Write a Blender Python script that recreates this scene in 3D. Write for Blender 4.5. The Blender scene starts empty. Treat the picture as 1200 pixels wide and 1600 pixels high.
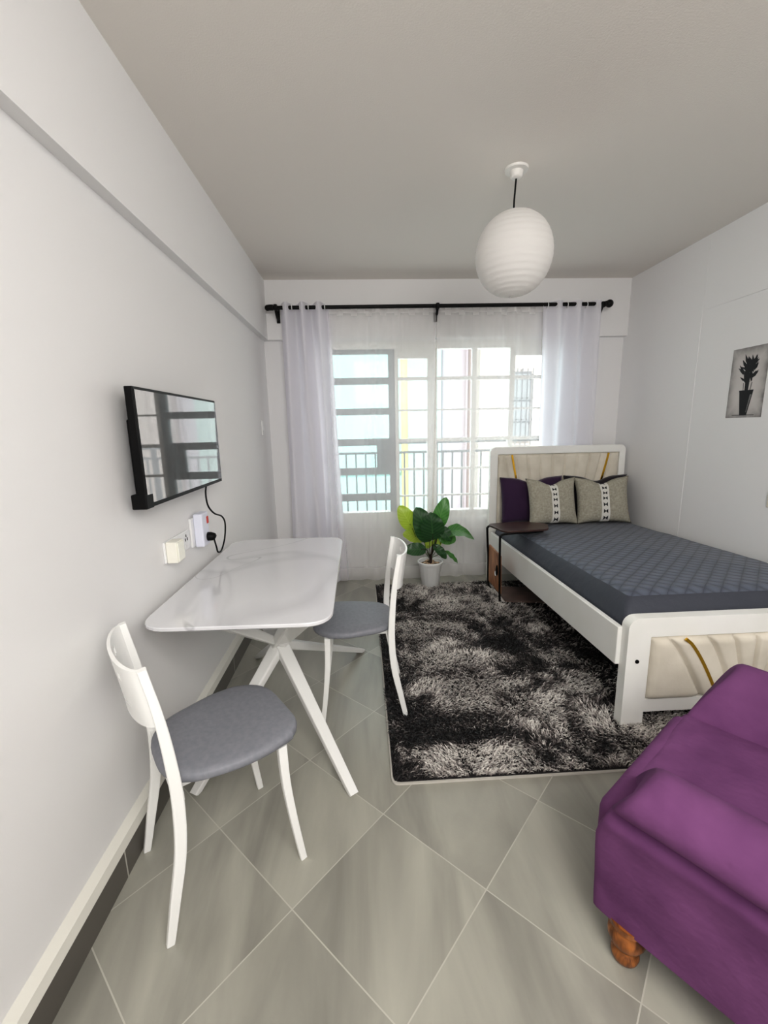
import bpy, bmesh, math, random
from mathutils import Vector, Matrix, noise
random.seed(7)
PI=math.pi
SC=bpy.context.scene
COL=SC.collection

# ------------------------------------------------------------ helpers
def link(o,parent=None):
    COL.objects.link(o)
    if parent: o.parent=parent
    return o
def tag(o,label=None,cat=None,group=None,kind=None):
    if label: o['label']=label
    if cat: o['category']=cat
    if group: o['group']=group
    if kind: o['kind']=kind
    return o
def thing(name,label,cat,loc=(0,0,0),rz=0,group=None):
    o=bpy.data.objects.new(name,None); o.empty_display_size=.1
    link(o); o.location=loc; o.rotation_euler=(0,0,rz)
    return tag(o,label,cat,group)
def obj(name,bm,m,parent=None,smooth=False,angle=None,loc=None,rot=None):
    bmesh.ops.recalc_face_normals(bm,faces=bm.faces[:])
    me=bpy.data.meshes.new(name); bm.to_mesh(me); bm.free()
    for mm in (m if isinstance(m,(list,tuple)) else [m]): me.materials.append(mm)
    if smooth:
        for p in me.polygons: p.use_smooth=True
    o=bpy.data.objects.new(name,me); link(o,parent)
    if loc: o.location=loc
    if rot: o.rotation_euler=rot
    if angle:
        es=o.modifiers.new('es','EDGE_SPLIT'); es.split_angle=math.radians(angle)
    return o
def struct(name,bm,m,parent=None,**k):
    o=obj(name,bm,m,parent,**k); o['kind']='structure'; return o
def B(bm,x0,x1,y0,y1,z0,z1,bev=0,seg=2):
    r=bmesh.ops.create_cube(bm,size=1); vs=r['verts']
    for v in vs:
        v.co=Vector(((x0+x1)/2+v.co.x*(x1-x0),(y0+y1)/2+v.co.y*(y1-y0),(z0+z1)/2+v.co.z*(z1-z0)))
    if bev:
        es=list({e for v in vs for e in v.link_edges})
        bmesh.ops.bevel(bm,geom=es,offset=bev,segments=seg,affect='EDGES',profile=.5)
    return bm
def box(*a,**k):
    return B(bmesh.new(),*a,**k)
def frame_dirs(pts):
    n=len(pts); T=[]
    for i in range(n):
        a=pts[max(0,i-1)]; b=pts[min(n-1,i+1)]
        T.append((b-a).normalized())
    return T
def sweep(bm,pts,prof,up=Vector((1,0,0)),scales=None,cap=True):
    """sweep closed 2D profile along pts; profile x axis follows 'up' as exactly as possible"""
    pts=[Vector(p) for p in pts]; T=frame_dirs(pts); rings=[]
    for i,p in enumerate(pts):
        t=T[i]; u=(up-t*up.dot(t)); 
        if u.length<1e-4: u=Vector((0,1,0))-t*t.y
        u.normalize(); w=t.cross(u)
        s=scales[i] if scales else 1
        if not isinstance(s,(tuple,list)): s=(s,s)
        rings.append([bm.verts.new(p+u*(a*s[0])+w*(b*s[1])) for a,b in prof])
    n=len(prof)
    for i in range(len(rings)-1):
        for j in range(n):
            bm.faces.new((rings[i][j],rings[i][(j+1)%n],rings[i+1][(j+1)%n],rings[i+1][j]))
    if cap:
        bm.faces.new(rings[0][::-1]); bm.faces.new(rings[-1])
    return bm
def circ(r,n=10): return [(r*math.cos(2*PI*i/n),r*math.sin(2*PI*i/n)) for i in range(n)]
def rrect(w,h,r,n=3):
    o=[]
    for cx,cy,a0 in ((w/2-r,h/2-r,0),(-w/2+r,h/2-r,PI/2),(-w/2+r,-h/2+r,PI),(w/2-r,-h/2+r,1.5*PI)):
        for k in range(n+1):
            a=a0+PI/2*k/n; o.append((cx+r*math.cos(a),cy+r*math.sin(a)))
    return o
def tube(bm,pts,r,n=10,up=Vector((1,0,0)),scales=None): return sweep(bm,pts,circ(r,n),up,scales)
def spline(P,k=8):
    P=[Vector(p) for p in P]; Q=[P[0]]+P+[P[-1]]; o=[]
    for i in range(1,len(Q)-2):
        a,b,c,d=Q[i-1:i+3]
        for s in range(k):
            t=s/k
            o.append(.5*((2*b)+(c-a)*t+(2*a-5*b+4*c-d)*t*t+(3*b-a-3*c+d)*t**3))
    o.append(P[-1]); return o
def lathe(bm,prof,n=32,c=(0,0,0),cap=False):
    c=Vector(c); rings=[]
    for r,z in prof:
        rings.append([bm.verts.new(c+Vector((r*math.cos(2*PI*i/n),r*math.sin(2*PI*i/n),z))) for i in range(n)])
    for i in range(len(rings)-1):
        for j in range(n): bm.faces.new((rings[i][j],rings[i][(j+1)%n],rings[i+1][(j+1)%n],rings[i+1][j]))
    if cap: bm.faces.new(rings[0][::-1]); bm.faces.new(rings[-1])
    return bm
def poly_prism(bm,pts,z0,z1,axis='z'):
    def mk(a,b,h):
        return {'z':(a,b,h),'y':(a,h,b),'x':(h,a,b)}[axis]
    lo=[bm.verts.new(mk(a,b,z0)) for a,b in pts]; hi=[bm.verts.new(mk(a,b,z1)) for a,b in pts]
    n=len(pts); bm.faces.new(lo[::-1]); bm.faces.new(hi)
    for i in range(n): bm.faces.new((lo[i],lo[(i+1)%n],hi[(i+1)%n],hi[i]))
    return bm
def grid(bm,nu,nv,f):
    V=[[bm.verts.new(f(i/(nu-1),j/(nv-1))) for j in range(nv)] for i in range(nu)]
    for i in range(nu-1):
        for j in range(nv-1): bm.faces.new((V[i][j],V[i+1][j],V[i+1][j+1],V[i][j+1]))
    return V
def bevmod(o,w=.003,s=2):
    m=o.modifiers.new('b','BEVEL'); m.width=w; m.segments=s; m.limit_method='ANGLE'; m.angle_limit=math.radians(35)
    return o

# ------------------------------------------------------------ materials
def srgb(r,g,b):
    f=lambda c:(c/255/12.92 if c/255<=.04045 else ((c/255+.055)/1.055)**2.4)
    return (f(r),f(g),f(b),1)
def mat(name,col,rough=.5,metal=0,bump=None,var=None,sheen=0,spec=None,coat=0):
    m=bpy.data.materials.new(name); m.use_nodes=True; N=m.node_tree.nodes; L=m.node_tree.links
    p=N['Principled BSDF']; p.inputs['Base Color'].default_value=col; p.inputs['Roughness'].default_value=rough
    p.inputs['Metallic'].default_value=metal
    if spec is not None: p.inputs['Specular IOR Level'].default_value=spec
    if sheen:
        p.inputs['Sheen Weight'].default_value=sheen; p.inputs['Sheen Roughness'].default_value=.4
    if coat: p.inputs['Coat Weight'].default_value=coat; p.inputs['Coat Roughness'].default_value=.08
    tc=N.new('ShaderNodeTexCoord')
    if bump:
        n=N.new('ShaderNodeTexNoise'); n.inputs['Scale'].default_value=bump[0]; n.inputs['Detail'].default_value=4
        b=N.new('ShaderNodeBump'); b.inputs['Strength'].default_value=bump[1]; b.inputs['Distance'].default_value=bump[2] if len(bump)>2 else .002
        L.new(tc.outputs['Object'],n.inputs['Vector']); L.new(n.outputs['Fac'],b.inputs['Height']); L.new(b.outputs['Normal'],p.inputs['Normal'])
    if var:
        n=N.new('ShaderNodeTexNoise'); n.inputs['Scale'].default_value=var[0]; n.inputs['Detail'].default_value=3
        r=N.new('ShaderNodeValToRGB'); r.color_ramp.elements[0].position=.3; r.color_ramp.elements[1].position=.7
        r.color_ramp.elements[0].color=var[1]; r.color_ramp.elements[1].color=col
        L.new(tc.outputs['Object'],n.inputs['Vector']); L.new(n.outputs['Fac'],r.inputs['Fac']); L.new(r.outputs['Color'],p.inputs['Base Color'])
    return m
def math_n(N,L,op,a,b=None,c=None):
    n=N.new('ShaderNodeMath'); n.operation=op
    for i,v in enumerate((a,b,c)):
        if v is None: continue
        if isinstance(v,(int,float)): n.inputs[i].default_value=v
        else: L.new(v,n.inputs[i])
    return n.outputs[0]

M={}
M['wall']=mat('wall_paint',srgb(231,230,230),.85,bump=(220,.12,.001))
M['beamdark']=M['wall']
M['ceil']=mat('ceiling_paint',srgb(228,223,217),.95,bump=(160,.35,.002))
M['white']=mat('white_lacquer',srgb(238,238,236),.35)
M['whitebed']=mat('white_bed_lacquer',srgb(240,240,238),.35,var=(3,srgb(234,234,229)))
M['whiteplas']=mat('white_plastic',srgb(235,235,235),.4)
M['black']=mat('black_metal',srgb(8,7,7),.45,spec=.25)
M['blackplas']=mat('black_plastic',srgb(7,7,8),.5,spec=.2)
M['red']=mat('red_plastic',srgb(200,60,50),.4)
M['seat']=mat('grey_seat_leatherette',srgb(134,135,142),.55,bump=(260,.25,.001),var=(60,srgb(124,126,133)))
M['plaster']=mat('skirting_ledge',srgb(222,220,212),.8)
M['greysteel']=mat('grey_window_steel',srgb(158,161,164),.5)
M['whitesteel']=mat('white_window_steel',srgb(228,226,222),.5)
M['gold']=mat('gold_metal',srgb(214,170,60),.22,metal=1)
M['railm']=mat('balcony_rail_paint',srgb(150,152,156),.5)
M['concrete']=mat('balcony_concrete',srgb(190,188,182),.9,bump=(60,.3,.003))
M['velvet']=mat('purple_velvet',srgb(120,76,118),.9,sheen=0,spec=.15,bump=(7,.5,.03),var=(6,srgb(102,62,101)))
M['plumv']=mat('plum_velvet',srgb(50,24,58),.9,sheen=.25,bump=(30,.4,.01))
M['darkpil']=mat('black_plum_velvet',srgb(28,20,30),.9,sheen=.2)
M['rose']=mat('ceiling_rose_plastic',srgb(228,226,222),.5)
M['darkwood']=mat('dark_wood',srgb(70,47,42),.35,bump=(40,.2,.001),var=(9,srgb(50,32,30)))
M['basewood']=mat('dull_wood',srgb(120,100,92),.5,var=(9,srgb(95,78,72)))
M['pebble']=mat('pebbles',srgb(214,190,160),.7,var=(40,srgb(150,120,95)))
M['soil']=mat('potting_soil',srgb(60,45,35),.95,bump=(120,.8,.01))
M['stem']=mat('plant_stem',srgb(70,90,40),.6)
M['trunk']=mat('plant_trunk',srgb(45,28,22),.8)
M['pot']=mat('white_pot_glaze',srgb(232,233,232),.4)
M['mattress']=None

def wood_mat(name,c1,c2,scale=6,rot=(0,0,0)):
    m=mat(name,c1,.35); N=m.node_tree.nodes; L=m.node_tree.links; p=N['Principled BSDF']
    tc=N.new('ShaderNodeTexCoord'); mp=N.new('ShaderNodeMapping'); mp.inputs['Scale'].default_value=(scale,scale,scale*.25)
    mp.inputs['Rotation'].default_value=rot
    n=N.new('ShaderNodeTexNoise'); n.inputs['Scale'].default_value=3; n.inputs['Detail'].default_value=6; n.inputs['Distortion'].default_value=1.2
    r=N.new('ShaderNodeValToRGB'); r.color_ramp.elements[0].position=.35; r.color_ramp.elements[1].position=.65
    r.color_ramp.elements[0].color=c2; r.color_ramp.elements[1].color=c1
    L.new(tc.outputs['Object'],mp.inputs[0]); L.new(mp.outputs[0],n.inputs['Vector']); L.new(n.outputs['Fac'],r.inputs[0]); L.new(r.outputs[0],p.inputs['Base Color'])
    return m
M['orangewood']=wood_mat('orange_wood',srgb(196,138,92),srgb(140,84,54),6)
M['legwood']=wood_mat('turned_leg_wood',srgb(160,98,46),srgb(84,46,22),12)

def floor_mat():
    m=mat('grey_floor_tiles',srgb(160,160,153),.32); N=m.node_tree.nodes; L=m.node_tree.links; p=N['Principled BSDF']
    tc=N.new('ShaderNodeTexCoord')
    mp=N.new('ShaderNodeMapping'); mp.vector_type='TEXTURE'
    mp.inputs['Location'].default_value=(.343,1.072,0); mp.inputs['Rotation'].default_value=(0,0,math.radians(46.6)); mp.inputs['Scale'].default_value=(.421,.421,.421)
    L.new(tc.outputs['Object'],mp.inputs[0])
    sp=N.new('ShaderNodeSeparateXYZ'); L.new(mp.outputs[0],sp.inputs[0])
    def edge(o):
        f=math_n(N,L,'FRACT',math_n(N,L,'ADD',o,50.)); a=math_n(N,L,'ABSOLUTE',math_n(N,L,'SUBTRACT',f,.5))
        return math_n(N,L,'GREATER_THAN',a,.5-.0042)
    g=math_n(N,L,'MAXIMUM',edge(sp.outputs[0]),edge(sp.outputs[1]))
    # per tile tone
    fl=N.new('ShaderNodeVectorMath'); fl.operation='FLOOR'; L.new(mp.outputs[0],fl.inputs[0])
    wn=N.new('ShaderNodeTexWhiteNoise'); wn.noise_dimensions='3D'; 
    ad=N.new('ShaderNodeVectorMath'); ad.operation='MULTIPLY'; ad.inputs[1].default_value=(1,1,0); L.new(fl.outputs[0],ad.inputs[0]); L.new(ad.outputs[0],wn.inputs[0])
    # streaky stone, direction differs per tile offset
    mp2=N.new('ShaderNodeMapping'); mp2.inputs['Rotation'].default_value=(0,0,math.radians(-20)); mp2.inputs['Scale'].default_value=(5.5,1.1,1)
    L.new(tc.outputs['Object'],mp2.inputs[0])
    sc=N.new('ShaderNodeVectorMath'); sc.operation='SCALE'; sc.inputs['Scale'].default_value=7; L.new(wn.outputs['Color'],sc.inputs[0])
    a2=N.new('ShaderNodeVectorMath'); a2.operation='ADD'; L.new(mp2.outputs[0],a2.inputs[0]); L.new(sc.outputs[0],a2.inputs[1])
    n=N.new('ShaderNodeTexNoise'); n.inputs['Scale'].default_value=.9; n.inputs['Detail'].default_value=5; n.inputs['Distortion'].default_value=.6
    L.new(a2.outputs[0],n.inputs['Vector'])
    r=N.new('ShaderNodeValToRGB'); r.color_ramp.elements[0].position=.32; r.color_ramp.elements[1].position=.72
    r.color_ramp.elements[0].color=srgb(138,136,128); r.color_ramp.elements[1].color=srgb(178,176,165)
    L.new(n.outputs['Fac'],r.inputs[0])
    mx=N.new('ShaderNodeMix'); mx.data_type='RGBA'; L.new(g,mx.inputs['Factor']); L.new(r.outputs[0],mx.inputs['A']); mx.inputs['B'].default_value=srgb(188,186,176)
    L.new(mx.outputs['Result'],p.inputs['Base Color'])
    n3=N.new('ShaderNodeTexNoise'); n3.inputs['Scale'].default_value=90; L.new(tc.outputs['Object'],n3.inputs['Vector'])
    b=N.new('ShaderNodeBump'); b.inputs['Strength'].default_value=.1; b.inputs['Distance'].default_value=.002
    L.new(n3.outputs['Fac'],b.inputs['Height']); L.new(b.outputs[0],p.inputs['Normal'])
    return m
M['floor']=floor_mat()

def skirt_mat():
    m=mat('dark_skirting_tile',srgb(104,100,94),.4); N=m.node_tree.nodes; L=m.node_tree.links; p=N['Principled BSDF']
    tc=N.new('ShaderNodeTexCoord'); sp=N.new('ShaderNodeSeparateXYZ'); L.new(tc.outputs['Object'],sp.inputs[0])
    f=math_n(N,L,'FRACT',math_n(N,L,'DIVIDE',math_n(N,L,'ADD',sp.outputs[1],4.81),.6))
    g=math_n(N,L,'GREATER_THAN',math_n(N,L,'ABSOLUTE',math_n(N,L,'SUBTRACT',f,.5)),.495)
    mx=N.new('ShaderNodeMix'); mx.data_type='RGBA'; L.new(g,mx.inputs['Factor']); mx.inputs['A'].default_value=srgb(98,94,88); mx.inputs['B'].default_value=srgb(190,188,180)
    L.new(mx.outputs['Result'],p.inputs['Base Color']); return m
M['skirt']=skirt_mat()

def marble_mat():
    m=mat('white_marble_top',srgb(222,222,224),.12,coat=.4); N=m.node_tree.nodes; L=m.node_tree.links; p=N['Principled BSDF']
    tc=N.new('ShaderNodeTexCoord')
    def vein(scale,dist,seed,w):
        mp=N.new('ShaderNodeMapping'); mp.inputs['Location'].default_value=(seed,seed*1.7,0); L.new(tc.outputs['Object'],mp.inputs[0])
        n=N.new('ShaderNodeTexNoise'); n.inputs['Scale'].default_value=scale; n.inputs['Detail'].default_value=1.2; n.inputs['Distortion'].default_value=dist
        L.new(mp.outputs[0],n.inputs['Vector'])
        a=math_n(N,L,'ABSOLUTE',math_n(N,L,'SUBTRACT',n.outputs['Fac'],.5))
        r=N.new('ShaderNodeMapRange'); r.inputs['From Min'].default_value=0; r.inputs['From Max'].default_value=w; r.inputs['To Min'].default_value=1; r.inputs['To Max'].default_value=0
        L.new(a,r.inputs[0]); return r.outputs[0]
    v=math_n(N,L,'MAXIMUM',math_n(N,L,'MULTIPLY',vein(1.3,1.2,3.1,.007),.5),math_n(N,L,'MULTIPLY',vein(1.0,1.6,8.3,.05),.22))
    mx=N.new('ShaderNodeMix'); mx.data_type='RGBA'; L.new(v,mx.inputs['Factor']); mx.inputs['A'].default_value=srgb(220,220,223); mx.inputs['B'].default_value=srgb(150,150,155)
    L.new(mx.outputs['Result'],p.inputs['Base Color']); return m
M['marble']=marble_mat()

def quilt_mat():
    m=mat('slate_quilt',srgb(82,88,101),.62,sheen=.1); N=m.node_tree.nodes; L=m.node_tree.links; p=N['Principled BSDF']
    tc=N.new('ShaderNodeTexCoord'); sp=N.new('ShaderNodeSeparateXYZ'); L.new(tc.outputs['Object'],sp.inputs[0])
    s=PI/.062
    def w(sgn):
        a=math_n(N,L,'ADD',sp.outputs[0],math_n(N,L,'MULTIPLY',sp.outputs[1],sgn))
        return math_n(N,L,'POWER',math_n(N,L,'ABSOLUTE',math_n(N,L,'SINE',math_n(N,L,'MULTIPLY',a,s*.7))),.5)
    h=math_n(N,L,'MULTIPLY',w(1.),w(-1.))
    n=N.new('ShaderNodeTexNoise'); n.inputs['Scale'].default_value=14; n.inputs['Detail'].default_value=4; L.new(tc.outputs['Object'],n.inputs['Vector'])
    hh=math_n(N,L,'ADD',math_n(N,L,'MULTIPLY',h,.5),math_n(N,L,'MULTIPLY',n.outputs['Fac'],.9))
    b=N.new('ShaderNodeBump'); b.inputs['Strength'].default_value=.7; b.inputs['Distance'].default_value=.012
    L.new(hh,b.inputs['Height']); L.new(b.outputs[0],p.inputs['Normal'])
    r=N.new('ShaderNodeMapRange'); r.inputs['To Min'].default_value=0; r.inputs['To Max'].default_value=1; L.new(h,r.inputs[0])
    mx=N.new('ShaderNodeMix'); mx.data_type='RGBA'; L.new(r.outputs[0],mx.inputs['Factor']); mx.inputs['A'].default_value=srgb(64,69,81); mx.inputs['B'].default_value=srgb(98,105,120)
    L.new(mx.outputs['Result'],p.inputs['Base Color']); return m
M['quilt']=quilt_mat()
M['sheet']=mat('slate_sheet_side',srgb(64,67,77),.7,bump=(12,.4,.02))

def suede(name,c1,c2,s): return mat(name,c1,.9,sheen=.2,bump=(90,.3,.002),var=(s,c2))
M['beige']=suede('beige_upholstery',srgb(226,220,207),srgb(203,196,182),5)
M['linen']=mat('beige_linen',srgb(176,172,158),.95,bump=(180,.6,.003),var=(70,srgb(150,146,132)))
M['strip']=mat('white_strip',srgb(214,212,206),.9)
def band_mat():
    m=M['strip']; N=m.node_tree.nodes; L=m.node_tree.links; p=N['Principled BSDF']
    uv=N.new('ShaderNodeUVMap'); sp=N.new('ShaderNodeSeparateXYZ'); L.new(uv.outputs[0],sp.inputs[0])
    f=math_n(N,L,'ABSOLUTE',math_n(N,L,'SUBTRACT',math_n(N,L,'FRACT',math_n(N,L,'MULTIPLY',sp.outputs[1],6.5)),.5))
    a=math_n(N,L,'MULTIPLY',math_n(N,L,'ABSOLUTE',math_n(N,L,'SUBTRACT',sp.outputs[0],.5)),2.)
    k=math_n(N,L,'MULTIPLY',math_n(N,L,'LESS_THAN',f,math_n(N,L,'MULTIPLY_ADD',a,.55,.04)),math_n(N,L,'LESS_THAN',a,.52))
    k=math_n(N,L,'MULTIPLY',k,math_n(N,L,'LESS_THAN',f,.33))
    mx=N.new('ShaderNodeMix'); mx.data_type='RGBA'; L.new(k,mx.inputs['Factor']); mx.inputs['A'].default_value=srgb(214,212,206); mx.inputs['B'].default_value=srgb(34,34,38)
    L.new(mx.outputs['Result'],p.inputs['Base Color'])
band_mat()

def cloth(name,col,trans,alpha):
    m=bpy.data.materials.new(name); m.use_nodes=True; N=m.node_tree.nodes; L=m.node_tree.links
    N.remove(N['Principled BSDF']); out=N['Material Output']
    d=N.new('ShaderNodeBsdfDiffuse'); d.inputs[0].default_value=col
    t=N.new('ShaderNodeBsdfTranslucent'); t.inputs[0].default_value=col
    mx=N.new('ShaderNodeMixShader'); mx.inputs[0].default_value=trans; L.new(d.outputs[0],mx.inputs[1]); L.new(t.outputs[0],mx.inputs[2])
    last=mx.outputs[0]
    if alpha<1:
        tr=N.new('ShaderNodeBsdfTransparent'); tr.inputs[0].default_value=(1,1,1,1)
        lw=N.new('ShaderNodeLayerWeight'); lw.inputs[0].default_value=.35
        mr=N.new('ShaderNodeMapRange'); mr.inputs['To Min'].default_value=alpha; mr.inputs['To Max'].default_value=min(1,alpha+.3); L.new(lw.outputs['Facing'],mr.inputs[0])
        m2=N.new('ShaderNodeMixShader'); L.new(mr.outputs[0],m2.inputs[0]); L.new(tr.outputs[0],m2.inputs[1]); L.new(last,m2.inputs[2]); last=m2.outputs[0]
    L.new(last,out.inputs[0]); return m
M['curtain']=cloth('white_lilac_curtain',srgb(246,245,250),.45,1)
M['sheer']=cloth('white_sheer',srgb(240,238,238),.45,.32)
M['hem']=cloth('white_sheer_hem',srgb(240,238,238),.5,.6)
M['paper']=cloth('rice_paper',srgb(242,240,238),.35,1)

def glass_mat():
    m=bpy.data.materials.new('window_glass'); m.use_nodes=True; N=m.node_tree.nodes; L=m.node_tree.links
    N.remove(N['Principled BSDF'])
    t=N.new('ShaderNodeBsdfTransparent'); t.inputs[0].default_value=(.96,.98,.98,1); g=N.new('ShaderNodeBsdfGlossy'); g.inputs['Roughness'].default_value=.02
    mx=N.new('ShaderNodeMixShader'); mx.inputs[0].default_value=.012; L.new(t.outputs[0],mx.inputs[1]); L.new(g.outputs[0],mx.inputs[2]); L.new(mx.outputs[0],N['Material Output'].inputs[0])
    return m
M['glass']=glass_mat()
def screen_mat():
    m=bpy.data.materials.new('television_screen'); m.use_nodes=True; N=m.node_tree.nodes; L=m.node_tree.links
    p=N['Principled BSDF']; p.inputs['Base Color'].default_value=(.004,.004,.005,1); p.inputs['Roughness'].default_value=.03
    p.inputs['IOR'].default_value=1.6
    g=N.new('ShaderNodeBsdfGlossy'); g.inputs['Roughness'].default_value=.02; g.inputs[0].default_value=(1,.93,.9,1)
    mx=N.new('ShaderNodeMixShader'); mx.inputs[0].default_value=.09; L.new(p.outputs[0],mx.inputs[1]); L.new(g.outputs[0],mx.inputs[2]); L.new(mx.outputs[0],N['Material Output'].inputs[0])
    return m
M['screen']=screen_mat()

def leaf_mat(name,c1,c2,trans,tc_):
    m=mat(name,c1,.35); N=m.node_tree.nodes; L=m.node_tree.links; p=N['Principled BSDF']
    uv=N.new('ShaderNodeUVMap'); sp=N.new('ShaderNodeSeparateXYZ'); L.new(uv.outputs[0],sp.inputs[0])
    a=math_n(N,L,'ABSOLUTE',math_n(N,L,'SUBTRACT',sp.outputs[1],.5))
    v=math_n(N,L,'SINE',math_n(N,L,'MULTIPLY',math_n(N,L,'SUBTRACT',sp.outputs[0],math_n(N,L,'MULTIPLY',a,.5)),55.))
    v=math_n(N,L,'MULTIPLY_ADD',v,.25,.4)
    mid=math_n(N,L,'LESS_THAN',a,.025)
    f=math_n(N,L,'MAXIMUM',v,math_n(N,L,'MULTIPLY',mid,1.))
    mx=N.new('ShaderNodeMix'); mx.data_type='RGBA'; L.new(f,mx.inputs['Factor']); mx.inputs['A'].default_value=c1; mx.inputs['B'].default_value=c2
    L.new(mx.outputs['Result'],p.inputs['Base Color'])
    t=N.new('ShaderNodeBsdfTranslucent'); t.inputs[0].default_value=tc_
    ms=N.new('ShaderNodeMixShader'); ms.inputs[0].default_value=trans; L.new(p.outputs[0],ms.inputs[1]); L.new(t.outputs[0],ms.inputs[2]); L.new(ms.outputs[0],N['Material Output'].inputs[0])
    return m
M['leafd']=leaf_mat('dark_green_leaf',srgb(26,62,34),srgb(62,104,58),.08,srgb(60,120,40))
M['leafm']=leaf_mat('mid_green_leaf',srgb(58,112,54),srgb(98,148,80),.2,srgb(90,160,60))
M['leafy']=leaf_mat('lime_leaf',srgb(158,182,58),srgb(188,206,96),.35,srgb(190,215,70))

def rug_mat():
    m=bpy.data.materials.new('shaggy_pile'); m.use_nodes=True; N=m.node_tree.nodes; L=m.node_tree.links
    p=N['Principled BSDF']; p.inputs['Roughness'].default_value=.55; p.inputs['Sheen Weight'].default_value=.1
    at=N.new('ShaderNodeAttribute'); at.attribute_name='pile_tone'
    r=N.new('ShaderNodeValToRGB'); e=r.color_ramp.elements
    e[0].position=0; e[0].color=srgb(14,12,13); e[1].position=1; e[1].color=srgb(225,220,214)
    for ps,c in ((.3,srgb(34,30,31)),(.5,srgb(92,84,82)),(.7,srgb(158,150,146))):
        x=e.new(ps); x.color=c
    L.new(at.outputs['Fac'],r.inputs[0]); L.new(r.outputs[0],p.inputs['Base Color']); return m
M['pile']=rug_mat()
M['rugback']=mat('rug_backing',srgb(200,196,188),.95)
M['rugdark']=mat('rug_underpile',srgb(30,27,28),.95)

# ------------------------------------------------------------ ROOM
XL,XR,YB,ZC=-.828,2.40,3.97,2.65
YW=4.03
struct('floor',box(XL-.2,XR+.2,-2.4,4.25,-.12,0),M['floor'])
struct('ceiling',box(XL-.2,XR+.2,-2.4,4.25,ZC,ZC+.15),M['ceil'])
struct('wall_left',box(XL-.2,XL,-2.4,4.25,0,ZC),M['wall'])
struct('wall_right',box(XR,XR+.2,-2.4,4.25,0,ZC),M['wall'])
struct('wall_rear',box(XL-.2,XR+.2,-2.5,-2.4,-.12,ZC+.15),M['wall'])
# back wall with window opening, lintel beam above
ox0,ox1,oz0,oz1=-.36,1.80,.55,2.165
bm=bmesh.new()
B(bm,XL,ox0,YW,YW+.2,0,ZC); B(bm,ox1,XR,YW,YW+.2,0,ZC); B(bm,ox0,ox1,YW,YW+.2,0,oz0); B(bm,ox0,ox1,YW,YW+.2,oz1,ZC)
struct('wall_back',bm,M['wall'])
bm=bmesh.new(); B(bm,XL,XR,YB,YW,2.175,ZC); struct('trim_1',bm,M['wall'])          # lintel beam
struct('trim_2',box(XL,-.783,-2.4,YB,2.172,ZC),M['wall'])                             # left beam
bm=bmesh.new(); poly_prism(bm,[(2.3985,3.1),(2.335,-2.4),(XR,-2.4),(XR,3.1)],2.165,ZC); struct('trim_3',bm,M['wall'])                           # right beam
struct('trim_4',box(2.3975,XR,3.1,YB,0,ZC),M['wall'])                                 # pier at right corner
bm=bmesh.new(); B(bm,XL,-.80,-2.4,YW,0,.105); struct('baseboard_left',bm,M['skirt'])
bm=bmesh.new(); sweep(bm,[(0,-2.4,0),(0,YW,0)],[(XL,.105),(-.797,.105),(XL,.145)],up=Vector((1,0,0)))
# profile is placed explicitly instead
bm.free(); bm=bmesh.new()
poly=[(XL,.105),(-.796,.105),(-.803,.135),(XL,.15)]
a=[bm.verts.new((x,-2.4,z)) for x,z in poly]; b=[bm.verts.new((x,YW,z)) for x,z in poly]
bm.faces.new(a); bm.faces.new(b[::-1])
for i in range(4): bm.faces.new((a[i],a[(i+1)%4],b[(i+1)%4],b[i]))
struct('trim_5',bm,M['plaster'])
struct('baseboard_right',box(2.387,XR,-2.4,3.1,0,.105),M['skirt'])

# ------------------------------------------------------------ WINDOW
wy0,wy1=4.06,4.11
bm=bmesh.new()
B(bm,ox0,ox1,wy0-.01,wy1+.01,2.10,oz1); B(bm,ox0,ox1,wy0-.02,wy1+.03,.55,.62); B(bm,ox0,-.30,wy0,wy1,.62,2.10); B(bm,1.74,ox1,wy0,wy1,.62,2.10)
B(bm,.312,.345,wy0-.01,wy1,.62,2.10); B(bm,.61,.70,wy0,wy1,.62,2.10)
w=struct('window_1',bm,M['whitesteel'])
bm=bmesh.new()
B(bm,.255,.312,wy0,wy1,.62,2.10); B(bm,-.30,-.26,wy0,wy1,.62,2.10)
for z0,z1 in ((2.06,2.10),(1.80,1.86),(1.53,1.59),(1.25,1.315),(.98,1.045),(.73,.80)): B(bm,-.26,.255,wy0+.005,wy1-.005,z0,z1)
B(bm,.135,.255,wy0,wy1-.01,1.045,1.25)
o=obj('casement_frame',bm,M['greysteel'],w); o['label']='grey steel casement with wide bars and lock plate'
bm=bmesh.new()
for x0,x1 in ((.345,.61),(.70,1.023),(1.065,1.374),(1.422,1.74)):
    for z,h in ((1.845,.032),(1.565,.016),(1.292,.032),(1.02,.022),(.765,.016)): B(bm,x0,x1,wy0+.012,wy1-.012,z-h/2,z+h/2)
B(bm,1.023,1.065,wy0+.006,wy1-.006,.62,2.10); B(bm,1.374,1.422,wy0+.006,wy1-.006,.62,2.10)
B(bm,.345,.61,wy0+.006,wy1-.006,2.02,2.10); B(bm,1.422,1.74,wy0+.006,wy1-.006,2.035,2.10)
obj('glazing_bars',bm,M['whitesteel'],w)
obj('glass',box(-.30,1.74,4.083,4.087,.62,2.10),M['glass'],w)

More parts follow.
